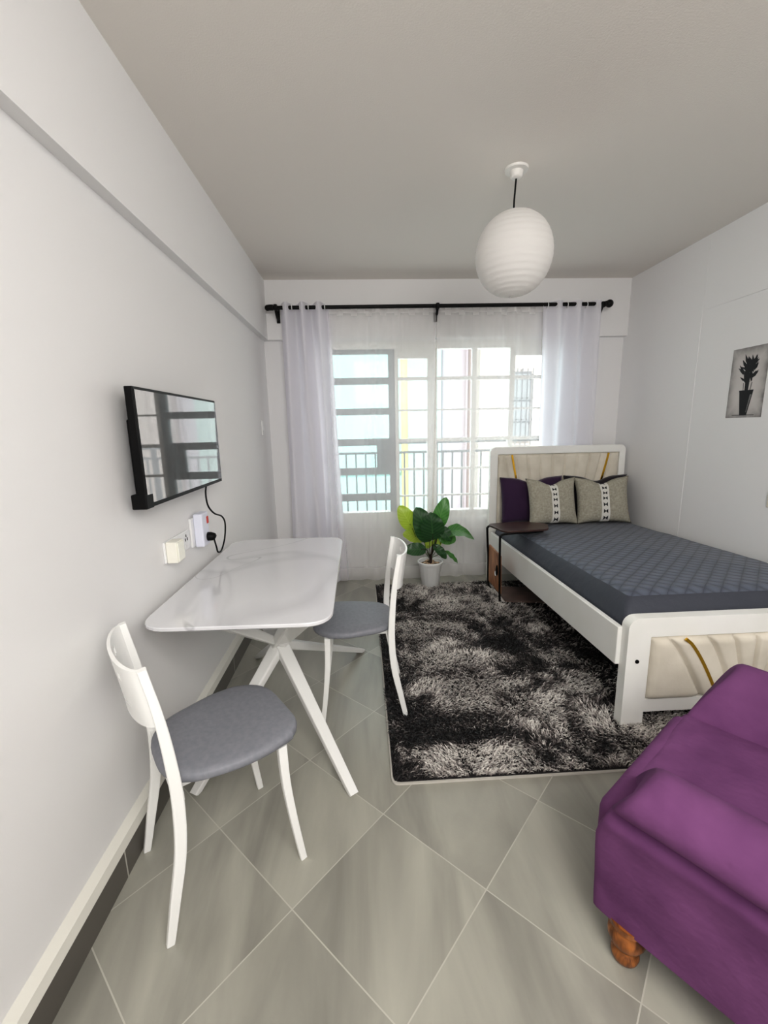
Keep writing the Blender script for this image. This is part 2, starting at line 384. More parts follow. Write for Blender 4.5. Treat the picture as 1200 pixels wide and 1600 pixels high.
# ------------------------------------------------------------ OUTSIDE
struct('trim_6',box(-2.2,3.4,4.25,5.1,-.12,-.01),M['concrete'])
rail=thing('balcony_railing','grey metal balcony railing with thin upright bars outside the window','railing',(0,5.0,-.01))
bm=bmesh.new(); B(bm,-2.1,3.3,-.03,.03,1.235,1.275); B(bm,-2.1,3.3,-.015,.015,1.125,1.15); obj('handrail',bm,M['railm'],rail)
obj('bottom_rail',box(-2.1,3.3,-.015,.015,.08,.105),M['railm'],rail)
for x in (-2.08,.85,2.2,3.28): obj('post',box(x-.022,x+.022,-.022,.022,0,1.235),M['railm'],rail)
bb=box(-.009,.009,-.009,.009,.105,1.125); x=-1.98; first=None
while x<3.22:
    if first is None: first=obj('baluster',bb,M['railm'],rail); first.location=(x,0,0)
    else:
        c=first.copy(); link(c,rail); c.location=(x,0,0)
    x+=.112
teal=mat('mint_render',srgb(188,232,228),.9); lav=mat('lavender_render',srgb(218,210,222),.9); pk=mat('peach_render',srgb(248,232,222),.9); yel=mat('yellow_paint',srgb(240,228,150),.8)
ter=mat('cream_render',srgb(240,232,214),.9)
h=thing('neighbour_building','mint green building with yellow corner pipe seen through the left panes','building',(-1,8,-4))
obj('wall',box(-4.5,1.84,0,3,0,9),teal,h)
obj('corner_pilaster',box(1.84,2.45,-.02,3,0,9),mat('pale_mint_render',srgb(196,228,222),.9),h)
bm=bmesh.new(); tube(bm,[(1.775,-.06,0),(1.775,-.06,9)],.06,12); o=obj('downpipe',bm,yel,h,smooth=True); o['label']='yellow downpipe'
bm=bmesh.new()
for z in (1.6,4.6,7.6): B(bm,-4.5,1.70,-.08,0,z,z+.12)
obj('floor_band',bm,teal,h)
h=thing('neighbour_building','pale lavender building with a rounded bay seen through the middle panes','building',(1.9,9.2,-4))
bm=bmesh.new()
lathe(bm,[(.33,0),(.33,9)],40,c=(-.05,.0,0),cap=True); obj('bay',bm,lav,h,smooth=False)
obj('wall',box(-.42,.33,.0,3,0,9),lav,h)
h=thing('neighbour_building','peach and cream building with a grilled window seen through the right panes','building',(4.2,8.4,-4))
obj('wall',box(-1.93,3.5,0,3,0,9),pk,h)
f=obj('window',box(-1.35,-.95,-.05,0,5.1,6.4),M['railm'],h)
obj('pane',box(-1.31,-.99,-.06,-.05,5.15,6.35),mat('dim_pane',srgb(190,196,200),.2),f)
bm=bmesh.new()
for i in range(5): B(bm,-1.35+i*.1-.008,-1.35+i*.1+.008,-.12,-.1,4.95,6.45)
for z in (5.1,5.5,5.9,6.3): B(bm,-1.37,-.93,-.12,-.1,z,z+.016)
for z in (4.96,6.42): B(bm,-1.16,-1.14,-.11,0,z,z+.02)
obj('grille',bm,M['railm'],h)
struct('ground',box(-14,16,5.3,30,-4.2,-4),ter)

# ------------------------------------------------------------ CURTAINS
ZR=2.405; YR=3.86
rod=thing('curtain_rod','black metal curtain rod with a ball end above the window','curtain rod',(0,YR,ZR))
bm=bmesh.new(); tube(bm,[(-.735,0,-.002),(2.13,0,.008)],.0155,14,up=Vector((0,0,1))); obj('pole',bm,M['black'],rod,smooth=True,angle=40)
bm=bmesh.new(); bmesh.ops.create_uvsphere(bm,u_segments=20,v_segments=12,radius=.032,matrix=Matrix.Translation((2.15,0,.01))); B(bm,2.105,2.13,-.02,.02,-.012,.028,bev=.006); obj('finial',bm,M['black'],rod,smooth=True)
bm=bmesh.new(); bmesh.ops.create_uvsphere(bm,u_segments=16,v_segments=10,radius=.024,matrix=Matrix.Translation((-.745,0,-.002))); tube(bm,[(-.735,0,0),(-.70,0,0)],.024,14,up=Vector((0,0,1))); obj('finial',bm,M['black'],rod,smooth=True,angle=50)
for x in (-.68,.668,2.09):
    bm=bmesh.new(); tube(bm,spline([(x,0,-.012),(x,.03,-.05),(x,.085,-.075)],6),.011,8); tube(bm,[(x,0,.0),(x,.1,0)],.009,8); B(bm,x-.015,x+.015,.10,.11,-.10,.04,bev=.004)
    B(bm,x-.014,x+.014,-.022,.022,-.024,.024,bev=.006)
    obj('bracket',bm,M['black'],rod)

def curtain(name,label,x0,x1,xb0,xb1,nf,ztop,zbot,y0,amp,ph,m,cat='curtain',topfn=None,hem=None,nu=220,nv=60,drift=.0,group=None,yb=None,sag=0):
    bm=bmesh.new()
    def f(u,v):
        zt=ztop if topfn is None else topfn(u)
        z=zbot+(zt-zbot)*v
        k=1-v
        xa=x0+(xb0-x0)*k; xc=x1+(xb1-x1)*k
        uu=u+.012*math.sin(u*17+k*3.)*k
        x=xa+(xc-xa)*u + .012*k*math.sin(u*nf*2*PI*.5+4*k)
        A=amp*max(.05,(.5+1.6*noise.noise(Vector((u*5,k*.8,ph))))) if nf>5 else amp
        y=y0+A*math.sin(2*PI*nf*uu+ph+.8*k*math.sin(u*5+ph))+(.012*noise.noise(Vector((u*9,k*2.5,ph))) )
        if yb is not None: y+=(yb-y0)*k**1.5
        if v==0: z+=sag*noise.noise(Vector((u*5,ph,1)))
        return Vector((x,y,max(z,.004)))
    V=grid(bm,nu,nv,f)
    o=obj(name,bm,[m]+([hem] if hem else []),smooth=True)
    if hem:
        for p in o.data.polygons:
            if p.center.z<.11 or p.center.z>ztop-.045: p.material_index=1
    tag(o,label,cat,'curtains on the black rod')
    return o
cl=curtain('curtain','opaque lilac-white curtain gathered left of the window beside the television wall',-.645,-.24,-.66,-.17,3,ZR+.035,.012,YR+.012,.052,2.4,M['curtain'],nu=160,nv=50)
cr=curtain('curtain','opaque lilac-white curtain gathered right of the window behind the headboard',1.57,2.075,1.60,2.10,3,ZR+.035,.012,YR+.012,.045,-.6,M['curtain'],nu=160,nv=50,yb=3.925)
def topf(u):
    return ZR-.002 if (math.sin(u*2*PI*7.5)>-.2) else ZR-.022
sh1=curtain('sheer_curtain','thin white sheer curtain panel, left one, hanging behind the small white chair',-.245,.665,-.30,.60,6,ZR,.006,YR+.03,.016,.4,M['sheer'],topfn=topf,hem=M['hem'],nu=260,yb=3.88)
sh2=curtain('sheer_curtain','thin white sheer curtain panel, right one, hanging behind the potted plant',.672,1.585,.63,1.60,6,ZR,.006,YR+.03,.016,1.9,M['sheer'],topfn=topf,hem=M['hem'],nu=260,yb=3.90)
# eyelets
for c,xs in ((cl,(-.615,-.545,-.48,-.41,-.345,-.275)),(cr,(1.61,1.69,1.78,1.86,1.95,2.03))):
    for x in xs:
        bm=bmesh.new()
        pts=[Vector((x,YR+.024*math.cos(a),ZR+.024*math.sin(a))) for a in [2*PI*i/20 for i in range(21)]]
        tube(bm,pts,.0035,6); obj('eyelet',bm,M['whiteplas'],c,smooth=True)

# ------------------------------------------------------------ BED
bed=thing('bed','white framed bed with beige fluted headboard and footboard along the right wall','bed',(0,0,0))
def rounded_top_frame(x0,x1,z0,z1,px0,px1,pz0,pz1,y0,y1,r,legw,gapz):
    """frame plate with panel opening (px..pz) and legs under z gapz"""
    bm=bmesh.new()
    out=[(x0,0)]
    n=8
    out+= [(x0,z1-r)]+[(x0+r-r*math.cos(PI/2*k/n),z1-r+r*math.sin(PI/2*k/n)) for k in range(1,n+1)]
    out+= [(x1-r+r*math.sin(PI/2*k/n),z1-r+r*math.cos(PI/2*k/n)) for k in range(0,n+1)]
    out+=[(x1,0),(x1-legw,0),(x1-legw,gapz),(x0+legw,gapz),(x0+legw,0)]
    inn=[(px0,pz0),(px0,pz1),(px1,pz1),(px1,pz0)]
    vo=[bm.verts.new((a,y0,b)) for a,b in out]; vi=[bm.verts.new((a,y0,b)) for a,b in inn]
    eo=[bm.edges.new((vo[i],vo[(i+1)%len(vo)])) for i in range(len(vo))]
    ei=[bm.edges.new((vi[i],vi[(i+1)%4])) for i in range(4)]
    bmesh.ops.triangle_fill(bm,use_beauty=True,use_dissolve=False,edges=eo+ei)
    fs=bm.faces[:]
    r_=bmesh.ops.extrude_face_region(bm,geom=fs); 
    for v in [g for g in r_['geom'] if isinstance(g,bmesh.types.BMVert)]: v.co.y=y1
    return bm
def panel(x0,x1,z0,z1,yf,puff,seams,nx=180,nz=50,edge=.03):
    """puffy upholstered front facing -y, with seams [(xtop,xbot,curve)]"""
    bm=bmesh.new()
    def f(u,v):
        x=x0+(x1-x0)*u; z=z0+(z1-z0)*v
        dx=min(x-x0,x1-x); dz=min(z-z0,z1-z)
        e=min(1,dx/edge); g=min(1,dz/edge)
        d=puff*math.sqrt(max(0,1-(1-e)**2))*math.sqrt(max(0,1-(1-g)**2))
        k=1-v
        for xt,xb,c in seams:
            sx=xt+(xb-xt)*(k**c)
            dd=abs(x-sx); slope=abs((xb-xt)/(z1-z0)); dd/=math.sqrt(1+slope*slope)
            d-=.75*puff*math.exp(-(dd/.007)**2)*min(1,g+.3)
            d-=.25*puff*math.exp(-(dd/.03)**2)
        return Vector((x,yf-max(d,-.002),z))
    grid(bm,nx,nz,f); B(bm,x0,x1,yf,yf+.02,z0,z1)
    return bm
def strip(seam,z0,z1,y,w=.012):
    xt,xb,c=seam; pts=[]
    for i in range(15):
        k=i/14; pts.append((xt+(xb-xt)*k**c,y,z1+(z0-z1)*k))
    bm=bmesh.new(); sweep(bm,pts,[(-.004,-w/2),(.004,-w/2),(.004,w/2),(-.004,w/2)],up=Vector((0,1,0)))
    return bm
HX0,HX1=1.135,2.372; hy=3.80
o=obj('headboard_frame',rounded_top_frame(HX0,HX1,0,1.222,1.205,2.315,.50,1.155,hy,hy+.05,.05,.08,.23),M['whitebed'],bed); bevmod(o,.006,2)
cx=1.76; hs=[]
for t in (-.50,-.40,-.29,-.175,-.06,.055,.17,.285,.39,.49): hs.append((cx+t,cx+t*.62,1.2))
o=obj('headboard_panel',panel(1.207,2.313,.502,1.153,hy+.018,.022,hs),M['beige'],bed,smooth=True)
for s in ((cx-.432,cx-.432*.66,1.1),(cx+.448,cx+.448*.66,1.1)):
    obj('gold_strip',strip(s,.51,1.150,hy-.006,.016),M['gold'],bed)
fy=1.735
o=obj('footboard_frame',rounded_top_frame(1.168,2.372,0,.553,1.275,2.27,.150,.462,fy,fy+.055,.05,.105,.085),M['whitebed'],bed); bevmod(o,.006,2)
fs=[(1.345,1.54,.75),(1.53,1.68,.7),(1.66,1.74,.9),(1.77,1.77,1),(1.88,1.80,.9),(2.01,1.86,.7),(2.17,1.99,.75)]
o=obj('footboard_panel',panel(1.277,2.268,.152,.460,fy+.012,.036,fs,nz=40,edge=.035),M['beige'],bed,smooth=True)
for s in ((1.42,1.605,.75),(2.12,1.935,.75)): obj('gold_strip',strip(s,.155,.458,fy-.022,.014),M['gold'],bed)
bm=bmesh.new(); tube(bm,[(1.218,fy-.004,.345),(1.218,fy+.02,.345)],.009,16); obj('bolt_cap',bm,M['blackplas'],bed)
def railbm(x0,x1):
    bm=bmesh.new(); ya,yb=fy+.05,hy+.005
    P=[(x0,ya,.305),(x1,ya,.305),(x1,yb,.24),(x0,yb,.24)]; Q=[(x0,ya,.492),(x1,ya,.492),(x1,yb,.452),(x0,yb,.452)]
    a=[bm.verts.new(p) for p in P]; b=[bm.verts.new(p) for p in Q]
    bm.faces.new(a[::-1]); bm.faces.new(b)
    for i in range(4): bm.faces.new((a[i],a[(i+1)%4],b[(i+1)%4],b[i]))
    return bm
for x0,x1 in ((1.148,1.176),(2.343,2.371)):
    o=obj('side_rail',railbm(x0,x1),M['whitebed'],bed); bevmod(o,.004,2)
bm=bmesh.new()
for i in range(12): y=1.85+i*.165; B(bm,1.176,2.343,y,y+.08,.36,.378)
obj('slat_base',bm,M['darkwood'],bed)
# mattress (rests on the bed: its own thing)
def mattress():
    bm=bmesh.new()
    def ring(z,ins,insy,nz,r):
        pts=[]; x0,x1,y0,y1=1.183+ins,2.336-ins*.3,1.800+insy,3.792-ins*.2
        k=8
        for cx_,cy_,a0 in ((x1-r,y1-r,0),(x0+r,y1-r,PI/2),(x0+r,y0+r,PI),(x1-r,y0+r,1.5*PI)):
            for i in range(k+1):
                a=a0+PI/2*i/k; pts.append((cx_+r*math.cos(a),cy_+r*math.sin(a)))
        out=[]
        # densify
        for i in range(len(pts)):
            a=Vector((*pts[i],0)); b=Vector((*pts[(i+1)%len(pts)],0)); n=max(1,int((b-a).length/.04))
            for j in range(n): out.append(a.lerp(b,j/n))
        V=[]
        for p in out:
            t=(p.y-1.8)/2.0
            zz=z-(.062*t*nz)
            zz+= .006*noise.noise(Vector((p.x*5,p.y*5,z*3)))*nz
            V.append(bm.verts.new((p.x,p.y,zz)))
        return V
    # all rings must have same count: use fixed outer path then inset by scaling
    base=[]; x0,x1,y0,y1,r=1.183,2.336,1.80,3.792,.03
    k=6; pts=[]
    for cx_,cy_,a0 in ((x1-r,y1-r,0),(x0+r,y1-r,PI/2),(x0+r,y0+r,PI),(x1-r,y0+r,1.5*PI)):
        for i in range(k+1):
            a=a0+PI/2*i/k; pts.append(Vector((cx_+r*math.cos(a),cy_+r*math.sin(a),0)))
    for i in range(len(pts)):
        a=pts[i]; b=pts[(i+1)%len(pts)]; n=max(1,int((b-a).length/.05))
        for j in range(n): base.append(a.lerp(b,j/n))
    cxm,cym=(x0+x1)/2,(y0+y1)/2; hx,hyy=(x1-x0)/2,(y1-y0)/2
    rings=[]
    spec=[(.39,0,0),(.47,0,0),(.53,.012,.012),(.58,.045,.05),(.605,.062,.075),(.618,.082,.10),(.625,.12,.14)]
    for zi,(z,ix,iy) in enumerate(spec):
        V=[]
        for p in base:
            sx=(p.x-cxm)/hx; sy=(p.y-cym)/hyy
            # left side slopes in most, right is against the wall
            ixx=ix if sx<0 else ix*.35
            iyy=iy if sy<0 else iy*.3
            x=cxm+sx*(hx-ixx); y=cym+sy*(hyy-iyy)
            t=(y-1.8)/2.0
            kz=max(0,(z-.39)/.235)
            V.append(bm.verts.new((x,y,z-.068*t*kz-.01*t+ .005*noise.noise(Vector((x*6,y*6,z*6)))*kz)))
        rings.append(V)
    n=len(base)
    for i in range(len(rings)-1):
        for j in range(n):
            f=bm.faces.new((rings[i][j],rings[i][(j+1)%n],rings[i+1][(j+1)%n],rings[i+1][j])); f.material_index=1 if i<4 else 0
    f=bm.faces.new(rings[-1]); bm.faces.new(rings[0][::-1])
    return bm
o=obj('mattress',mattress(),[M['quilt'],M['sheet']],smooth=True,angle=40)
tag(o,'mattress covered by a slate grey diamond quilted bedspread on the white bed','mattress')

def pillow(name,label,w,h,d,loc,rot,m,strips=False,ears=.05,group=None):
    bm=bmesh.new(); n=28
    def f(sgn):
        def g(u,v):
            a=2*u-1; b=2*v-1
            # pulled corners
            ea=1+ears*(abs(b)**3) - .04*(1-b*b)*0
            eb=1+ears*(abs(a)**3)
            x=w/2*a*(ea-ears*.5*(1-b*b)); z=h/2*b*(eb-ears*.7*(1-a*a))
            if b>.0: z-= .045*h/.4*b*math.exp(-(a/.33)**2)     # karate-chop dip
            t=(max(0,1-a**4)**.6)*(max(0,1-b**4)**.6)
            y=sgn*d/2*t + .006*noise.noise(Vector((a*3,b*3,sgn)))*t
            return Vector((x,y,z+h/2))
        return g
    V1=grid(bm,n,n,f(-1)); V2=grid(bm,n,n,f(1))
    bmesh.ops.remove_doubles(bm,verts=bm.verts[:],dist=.0005)
    o=obj(name,bm,m,smooth=True,loc=loc,rot=rot); tag(o,label,'cushion','cushions against the headboard')
    if strips:
        g=f(-1)
        bm=bmesh.new(); uvl=bm.loops.layers.uv.new('UVMap'); V=grid(bm,5,24,lambda u,v:g(.42+.16*u,v)+Vector((0,-.0035,0)))
        uvs={V[a][b]:(a/4,b/23) for a in range(5) for b in range(24)}
        for fc in bm.faces:
            for lo_ in fc.loops: lo_[uvl].uv=uvs[lo_.vert]
        obj('patterned_band',bm,M['strip'],o,smooth=True)
    return o
R=math.radians
pillow('cushion','plum purple velvet cushion at the left end against the headboard',.56,.40,.13,(1.50,3.69,.560),(R(-11),0,R(2)),M['plumv'],ears=.03)
pillow('cushion','very dark plum cushion behind the beige cushion nearest the right wall',.56,.40,.13,(2.08,3.69,.560),(R(-11),0,R(-2)),M['darkpil'],ears=.03)
pillow('cushion','beige linen cushion with black and white band, in front of the plum cushion',.42,.39,.13,(1.625,3.545,.568),(R(-15),R(0),R(3)),M['linen'],True,ears=.07)
pillow('cushion','beige linen cushion with black and white band, the one nearer the right wall',.44,.39,.13,(2.065,3.545,.568),(R(-15),R(-1),R(-6)),M['linen'],True,ears=.07)

# ------------------------------------------------------------ RUG
rx0,rx1,ry0,ry1=.085,1.62,1.495,3.69
rug=thing('shaggy_rug','shaggy rug mottled in black, grey and white under the bed edge','rug',(0,0,0))
bm=bmesh.new()
pts=rrect(rx1-rx0+.014,ry1-ry0+.018,.03,4); pts=[(a+(rx0+rx1)/2,b+(ry0+ry1)/2) for a,b in pts]
poly_prism(bm,pts,.001,.008); obj('backing',bm,M['rugback'],rug)
bm=bmesh.new(); pts=rrect(rx1-rx0,ry1-ry0,.03,4); pts=[(a+(rx0+rx1)/2,b+(ry0+ry1)/2) for a,b in pts]
poly_prism(bm,pts,.008,.014); obj('ground_weave',bm,M['rugdark'],rug)
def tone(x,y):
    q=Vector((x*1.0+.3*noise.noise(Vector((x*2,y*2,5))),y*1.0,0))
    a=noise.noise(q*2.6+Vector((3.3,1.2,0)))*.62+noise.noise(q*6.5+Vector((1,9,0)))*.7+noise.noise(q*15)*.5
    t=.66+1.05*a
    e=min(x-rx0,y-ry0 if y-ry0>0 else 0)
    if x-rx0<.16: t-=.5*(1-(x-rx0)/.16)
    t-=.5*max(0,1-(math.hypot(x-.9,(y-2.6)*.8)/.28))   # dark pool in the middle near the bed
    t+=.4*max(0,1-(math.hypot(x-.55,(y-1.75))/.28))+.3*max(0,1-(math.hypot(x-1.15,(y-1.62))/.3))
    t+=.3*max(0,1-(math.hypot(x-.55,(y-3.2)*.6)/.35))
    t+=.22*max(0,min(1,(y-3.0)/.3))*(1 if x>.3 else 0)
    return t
verts=[];faces=[];tones=[]
rr=random.Random(3)
NB=62000
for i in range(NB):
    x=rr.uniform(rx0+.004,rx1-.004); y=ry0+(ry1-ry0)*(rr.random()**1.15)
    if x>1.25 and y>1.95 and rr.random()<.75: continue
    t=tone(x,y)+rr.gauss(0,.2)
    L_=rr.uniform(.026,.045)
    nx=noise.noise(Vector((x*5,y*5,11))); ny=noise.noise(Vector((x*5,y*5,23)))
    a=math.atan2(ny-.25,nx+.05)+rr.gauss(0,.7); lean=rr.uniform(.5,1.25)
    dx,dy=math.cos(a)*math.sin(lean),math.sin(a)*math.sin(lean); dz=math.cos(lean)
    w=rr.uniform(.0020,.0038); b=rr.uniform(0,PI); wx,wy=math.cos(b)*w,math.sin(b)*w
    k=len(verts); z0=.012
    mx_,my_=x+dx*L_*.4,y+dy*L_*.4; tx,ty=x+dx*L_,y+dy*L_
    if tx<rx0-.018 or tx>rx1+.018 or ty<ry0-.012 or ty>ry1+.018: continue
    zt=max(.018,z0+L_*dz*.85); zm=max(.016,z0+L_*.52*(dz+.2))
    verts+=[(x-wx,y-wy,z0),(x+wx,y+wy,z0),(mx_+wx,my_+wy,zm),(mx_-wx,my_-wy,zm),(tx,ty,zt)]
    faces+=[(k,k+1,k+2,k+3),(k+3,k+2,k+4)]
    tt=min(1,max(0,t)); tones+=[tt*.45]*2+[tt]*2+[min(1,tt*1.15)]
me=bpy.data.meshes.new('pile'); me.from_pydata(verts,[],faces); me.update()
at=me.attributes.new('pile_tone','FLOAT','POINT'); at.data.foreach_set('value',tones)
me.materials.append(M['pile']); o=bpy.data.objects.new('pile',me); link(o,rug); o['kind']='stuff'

# ------------------------------------------------------------ DINING TABLE
tb=thing('dining_table','white marble look table with crossed white legs, below the television','table',(-.455,2.0,0),R(-.3))
bm=bmesh.new()
def rpoly(c,r,n=8):
    out=[]
    for i in range(len(c)):
        p=Vector(c[i]); a=(Vector(c[i-1])-p); b=(Vector(c[(i+1)%len(c)])-p)
        ra=min(r,a.length*.45); a.normalize(); b.normalize()
        A=p+a*ra; Bq=p+b*ra
        for k in range(n+1):
            t=k/n; out.append(tuple((A*(1-t)**2+p*2*t*(1-t)+Bq*t*t)))
    return out
corners=[(-.335,-.60),(.335,-.61),(.318,.585),(-.335,.585)]
top=rpoly(corners,.11)
lo=[(a*.985,b*.99) for a,b in top]
l1=[bm.verts.new((a,b,.742)) for a,b in lo]; l2=[bm.verts.new((a,b,.748)) for a,b in top]; l3=[bm.verts.new((a,b,.757)) for a,b in top]; l4=[bm.verts.new((a*.994,b*.997,.760)) for a,b in top]
n=len(top); bm.faces.new(l1[::-1]); bm.faces.new(l4)
for A_,B_ in ((l1,l2),(l2,l3),(l3,l4)):
    for i in range(n): bm.faces.new((A_[i],A_[(i+1)%n],B_[(i+1)%n],B_[i]))
obj('tabletop',bm,M['marble'],tb)
hub=Vector((.02,0,.375))
for sx,sy,fx,fy_ in ((-1,-1,-.25,-.50),(1,-1,.385,-.545),(1,1,.415,.575),(-1,1,-.25,.55)):
    f=Vector((fx,fy_,0)); d=(hub-f)
    bm=bmesh.new()
    pr=rrect(.050,.034,.006,2)
    side=Vector((-fy_,fx,0)).normalized()
    sweep(bm,[f+Vector((0,0,.0)),f+d*.03,hub+Vector((0,0,0))],pr,up=side,scales=[.72,.75,1.35])
    for v in bm.verts: v.co.z=max(v.co.z,0)
    obj('leg',bm,M['white'],tb,angle=30)
    bm=bmesh.new(); u=Vector((sx*.24,sy*.42,.742))
    sweep(bm,[hub,hub.lerp(u,.5),u],rrect(.10,.034,.006,2),up=side,scales=[.95,1.35,1.6])
    for v in bm.verts: v.co.z=min(v.co.z,.7425)
    obj('support_arm',bm,M['white'],tb,angle=30)

# ------------------------------------------------------------ CHAIRS
def make_chair(label):
    t=thing('dining_chair',label,'chair',group='dining chairs')
    for s in (-1,1):
        P=spline([(s*.176,-.205,0),(s*.174,-.180,.12),(s*.172,-.150,.27),(s*.170,-.140,.42),(s*.170,-.146,.56),(s*.170,-.160,.70),(s*.170,-.182,.835)],6)
        bm=bmesh.new(); n=len(P)
        sweep(bm,P,rrect(.019,.028,.004,2),up=Vector((1,0,0)),scales=[(1,.8+.35*math.sin(PI*min(1,i/(n-1)*1.1))) for i in range(n)])
        for v in bm.verts: v.co.z=max(v.co.z,0)
        obj('rear_leg',bm,M['white'],t,angle=30)
        P=spline([(s*.186,.205,0),(s*.178,.185,.15),(s*.170,.170,.30),(s*.168,.165,.44)],6)
        bm=bmesh.new(); sweep(bm,P,rrect(.021,.026,.004,2),up=Vector((1,0,0)),scales=[.85+.3*i/(len(P)-1) for i in range(len(P))])
        for v in bm.verts: v.co.z=max(v.co.z,0)
        obj('front_leg',bm,M['white'],t,angle=30)
    bm=bmesh.new()
    B(bm,-.172,.172,-.148,-.122,.418,.446); B(bm,-.17,.17,.152,.178,.42,.446)
    for q in (-.125,.105): B(bm,q,q+.02,-.13,.16,.424,.446)
    o=obj('seat_frame',bm,M['white'],t); bevmod(o,.003)
    # seat pad: rounded trapezoid, wide at the front, domed
    out=rpoly([(-.145,-.165),(.145,-.165),(.212,.09),(.165,.245),(-.165,.245),(-.212,.09)],.12,8)
    bm=bmesh.new(); rings=[]
    for z,s_ in ((.446,.97),(.449,.99),(.457,1.0),(.466,.992),(.472,.97),(.476,.90),(.479,.6)):
        rings.append([bm.verts.new((a*s_,(b-.03)*s_+.03,z+ (.006*(b/.25)**2 if z>.45 else 0))) for a,b in out])
    n=len(out)
    for i in range(len(rings)-1):
        for j in range(n): bm.faces.new((rings[i][j],rings[i][(j+1)%n],rings[i+1][(j+1)%n],rings[i+1][j]))
    bm.faces.new(rings[0][::-1]); bm.faces.new(rings[-1])
    obj('seat',bm,M['seat'],t,smooth=True,angle=60)
    # curved backrest with slits
    bm=bmesh.new(); nu,nv=41,23
    def bf(u,v):
        a=2*u-1; z=.668+.166*v
        z-= .0*(1-a*a)
        lean=-.150-.034*(z-.6)/.235
        if v<.001: z-= .012*(1-a*a)
        y=lean-.052*math.sqrt(max(0,1-a*a*.98))+.004
        return Vector((a*.168,y,z))
    V=grid(bm,nu,nv,bf); bm.faces.ensure_lookup_table()
    kill=[]
    idx=lambda i,j:i*(nv-1)+j
    for (i0,i1,j0,j1) in ((9,12,15,18),(15,17,15,18),(19,21,15,18),(23,25,15,18),(28,31,15,18),(8,17,5,6),(23,32,5,6),(17,19,3,4),(21,23,3,4)):
        for i in range(i0,i1):
            for j in range(j0,j1): kill.append(bm.faces[idx(i,j)])
    bmesh.ops.delete(bm,geom=kill,context='FACES')
    o=obj('backrest',bm,M['white'],t,smooth=True)
    s=o.modifiers.new('s','SOLIDIFY'); s.thickness=.009; s.offset=0
    es=o.modifiers.new('es','EDGE_SPLIT'); es.split_angle=R(40)
    return t
ch=make_chair('white chair with grey padded seat, nearest the camera by the left wall')
def dup(root,label):
    r=root.copy(); COL.objects.link(r); r['label']=label
    for c in list(root.children):
        d=c.copy(); COL.objects.link(d); d.parent=r
    return r
ch2=dup(ch,'white chair with grey padded seat pushed under the table, beside the rug')
ch.location=(-.514,1.250,0); ch.rotation_euler=(0,0,R(35)-PI/2)
ch2.location=(-.03,2.075,.0); ch2.rotation_euler=(0,0,PI/2+R(1))

# ------------------------------------------------------------ TELEVISION
tv=thing('television','black flat screen television mounted on the left wall, reflecting the window','television',(-.745,1.905,1.36))
tw,th=.405,.205
bm=bmesh.new(); B(bm,-.028,0,-tw,tw,-th,th,bev=.003); o=obj('casing',bm,M['blackplas'],tv)
obj('rear_housing',box(-.058,-.028,-.36,.36,-.195,.10,bev=.006),M['blackplas'],tv)
obj('screen',box(0,.0015,-tw+.010,tw-.010,-th+.016,th-.010),M['screen'],tv)
obj('wall_bracket',box(-.083,-.058,-.12,.12,-.10,.10),M['black'],tv)
obj('speaker_box',box(-.050,.002,-tw-.004,-tw+.05,-th-.002,-th+.05,bev=.004),M['blackplas'],tv)

# sockets etc on the left wall
s=thing('wall_socket','white wall socket plate between the two white plugs','socket',(XL,1.93,.925))
obj('face_plate',box(0,.010,-.185,.075,-.045,.045,bev=.004),M['whiteplas'],s)
bm=bmesh.new(); B(bm,.010,.0112,.015,.021,-.002,.012); B(bm,.010,.0112,.037,.043,-.002,.012); B(bm,.010,.0112,.026,.032,.016,.028); obj('pin_holes',bm,M['blackplas'],s)
obj('rocker_switch',box(.010,.015,.000,.012,-.032,-.015,bev=.002),M['whiteplas'],s)
a=thing('plug_in_adapter','cream box shaped plug adapter at the left end of the socket','adapter',(XL+.010,1.785,.935))
obj('body',box(0,.045,-.035,.035,-.055,.035,bev=.005),mat('cream_plastic',srgb(238,236,226),.4),a)
obj('front_cover',box(.045,.050,-.031,.031,-.050,.030,bev=.003),mat('pale_cream_plastic',srgb(245,244,234),.35),a)
s2=thing('voltage_protector','white voltage protector with red switch and black plug beside the socket','socket',(XL,2.10,.94))
obj('back_plate',box(0,.012,-.075,.05,-.07,.07,bev=.004),M['whiteplas'],s2)
obj('body',box(.012,.055,-.05,.035,-.075,.088,bev=.007),mat('cool_white_plastic',srgb(226,228,240),.4),s2)
obj('indicator_switch',box(.055,.059,.008,.028,.030,.065,bev=.002),M['red'],s2)
pl=thing('plug','black moulded plug pushed into the white voltage protector','plug',(XL+.055,2.108,.905))
bm=bmesh.new(); tube(bm,[(0,0,0),(.012,0,0),(.030,0,-.003),(.036,0,-.006)],.022,14,up=Vector((0,0,1)),scales=[1,1,.85,.5]); obj('plug_body',bm,M['blackplas'],pl,smooth=True,angle=50)
bm=bmesh.new(); tube(bm,spline([(.028,0,-.015),(.034,.004,-.055),(.037,.012,-.085),(.039,.06,-.088),(.039,.125,-.04),(.038,.155,.03),(.036,.12,.075),(.030,.04,.105),(.026,-.012,.14),(.022,-.030,.175),(.020,-.028,.225),(.024,-.015,.265)],8),.0042,8); obj('cable',bm,M['blackplas'],pl,smooth=True)
s=thing('light_switch','small white light switch on the left wall beside the curtain','switch',(XL,3.72,1.43))
obj('face_plate',box(0,.009,-.035,.035,-.06,.06,bev=.003),M['whiteplas'],s)
obj('rocker',box(.009,.014,-.012,.012,-.022,.022,bev=.002),M['whiteplas'],s)
s=thing('wall_socket','cream wall socket low on the right wall above the bed','socket',(XR,2.36,.95))
obj('face_plate',box(-.010,0,-.05,.05,-.05,.05,bev=.004),mat('cream_switch_plastic',srgb(214,208,194),.4),s)
